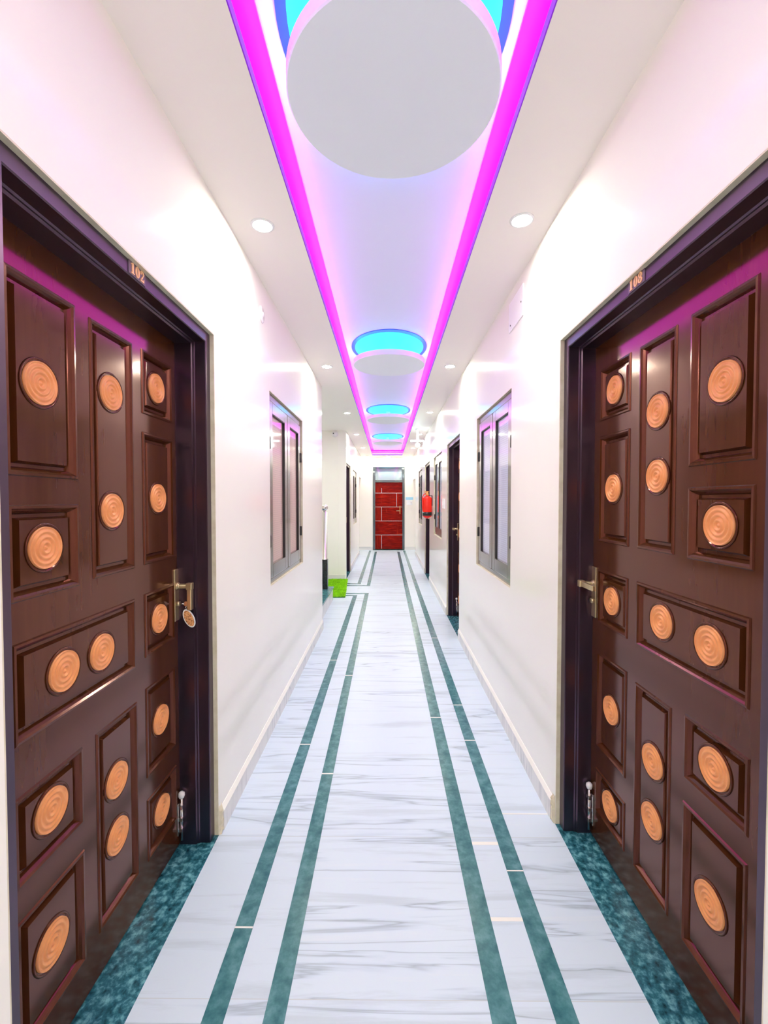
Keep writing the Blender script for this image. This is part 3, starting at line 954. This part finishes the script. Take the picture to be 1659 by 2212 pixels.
MB().box((R - 0.002, -0.02, 0.2), (0.086, 0.02, 0.36)).box((0.02, -0.006, 0.36), (0.086, 0.006, 0.372)).build('wall_bracket', M['black'], ex)

# notices beside the end door
tag(MB().box((0.553, YE - 0.006, 1.468), (0.768, YE, 1.552)).build('wall_sign', M['blue'], None, 0.001), 'small pale blue sign on the end wall right of the red door', 'sign')
o = empty('switch_box', (0.665, YE, 1.39))
tag(o, 'white switch box below the pale blue sign on the end wall', 'switch')
MB().box((-0.08, -0.02, -0.065), (0.08, 0, 0.06)).build('box', M['paper'], o, 0.003)
MB().box((0.03, -0.024, -0.02), (0.05, -0.019, 0.02)).build('rocker', M['silver'], o, 0.001)

# ------------------------------------------------------------------ stair lobby
st = empty('stair_step', (-0.78, 5.05, 0))
tag(st, 'single marble step with grey-green granite tread in the left lobby', 'step')
MB().box((-1.9, 0, 0), (-0.008, 1.33, 0.175)).build('riser', M['skirt'], st)
MB().box((-1.9, -0.01, 0.175), (0.006, 1.345, 0.197)).build('tread', M['strip'], st, 0.003)
nb = empty('newel_post', (-0.885, 6.22, 0.197))
tag(nb, 'steel newel post with ball finial on a black block beside the step', 'newel post')
MB().box((-0.045, -0.045, 0), (0.045, 0.045, 0.42)).build('black_block', M['blacktop'], nb, 0.003)
MB().lathe([(0.045, 0.42), (0.045, 0.425), (0.038, 0.43), (0.038, 1.085), (0.02, 1.09), (0.018, 1.115)], (0, 0, 0), 'Z', 28).build('post', M['steel'], nb)
r = 0.05
MB().lathe([(max(0.0005, r * math.sin(a)), 1.155 - r * math.cos(a)) for a in [PI * k / 16 for k in range(17)]], (0, 0, 0), 'Z', 28).build('ball_finial', M['steel'], nb)

# conduit line on the cross wall
struct(MB().box((-0.90, 8.024, 0.09), (-0.885, 8.03, 2.7)).build('trim_13', M['wall']))

# grass mat
mt = empty('grass_mat', (0, 0, 0.0))
tag(mt, 'bright green artificial grass mat on the floor by the step', 'mat')
corner = [(-1.16, 6.50), (-0.622, 6.53), (-0.715, 7.97), (-1.2, 7.95)]
mb = MB()
vs = [(x, y, 0.0018) for x, y in corner] + [(x, y, 0.012) for x, y in corner]
mb.add(vs, [(3, 2, 1, 0), (4, 5, 6, 7), (0, 1, 5, 4), (1, 2, 6, 5), (2, 3, 7, 6), (3, 0, 4, 7)])
mb.build('mat_base', M['matback'], mt)
mb = MB()
for k in range(9000):
    u, v = random.random(), random.random()
    x = (corner[0][0] * (1 - u) + corner[1][0] * u) * (1 - v) + (corner[3][0] * (1 - u) + corner[2][0] * u) * v
    y = (corner[0][1] * (1 - u) + corner[1][1] * u) * (1 - v) + (corner[3][1] * (1 - u) + corner[2][1] * u) * v
    a = random.random() * 2 * PI
    w_, h_ = 0.006, 0.02 + random.random() * 0.012
    dx, dy = math.cos(a) * w_, math.sin(a) * w_
    lx, ly = (random.random() - .5) * 0.02, (random.random() - .5) * 0.02
    mb.add([(x - dx, y - dy, 0.011), (x + dx, y + dy, 0.011), (x + lx, y + ly, 0.011 + h_)], [(0, 1, 2)])
mb.build('grass_pile', M['grass'], mt)['kind'] = 'stuff'

# key with an oval tag in the lock of door 102
kx, ky = XL - 0.142, 1.797
kt = empty('key_tag', (kx + 0.018, ky, 1.025))
tag(kt, 'orange oval key tag with white rim hanging from the lock of door 102', 'key tag')
mb = MB()
mb.tube([(0, 0, 0), (0.016, 0, 0)], 0.003, 10)
mb.lathe([(0.010, -0.0015), (0.010, 0.0015)], (0.024, 0, 0), 'Y', 20)
mb.build('key', M['steel'], kt)
MB().tube([(0.03, 0.0, -0.006), (0.036, -0.004, -0.014), (0.030, -0.006, -0.026), (0.024, -0.004, -0.014), (0.028, 0.0, -0.006)], 0.0016, 8).build('ring', M['steel'], kt)
tg = empty('tag_pivot', (0, 0, 0))
def oval(a, b, y0, y1, mat, nm, parent, rx=0.62):
    mb = MB()
    pts = []
    for k in range(40):
        t = 2 * PI * k / 40
        px, pz = a * math.cos(t), b * math.sin(t)
        c, s_ = math.cos(rx), math.sin(rx)
        pts.append((px * c - pz * s_ * -1, px * -s_ + pz * c))
    mb.prism(pts, y0, y1)
    return mb.build(nm, mat, parent)
bpy.data.objects.remove(tg)
for a, b, y0, y1, mat, nm in ((0.021, 0.040, -0.0045, -0.0015, M['trim_ring'], 'tag_rim'), (0.017, 0.035, -0.0055, -0.002, M['tag'], 'tag_face')):
    o = oval(a, b, y0, y1, mat, nm, kt, -0.45)
    o.location = (0.040, -0.006, -0.058)
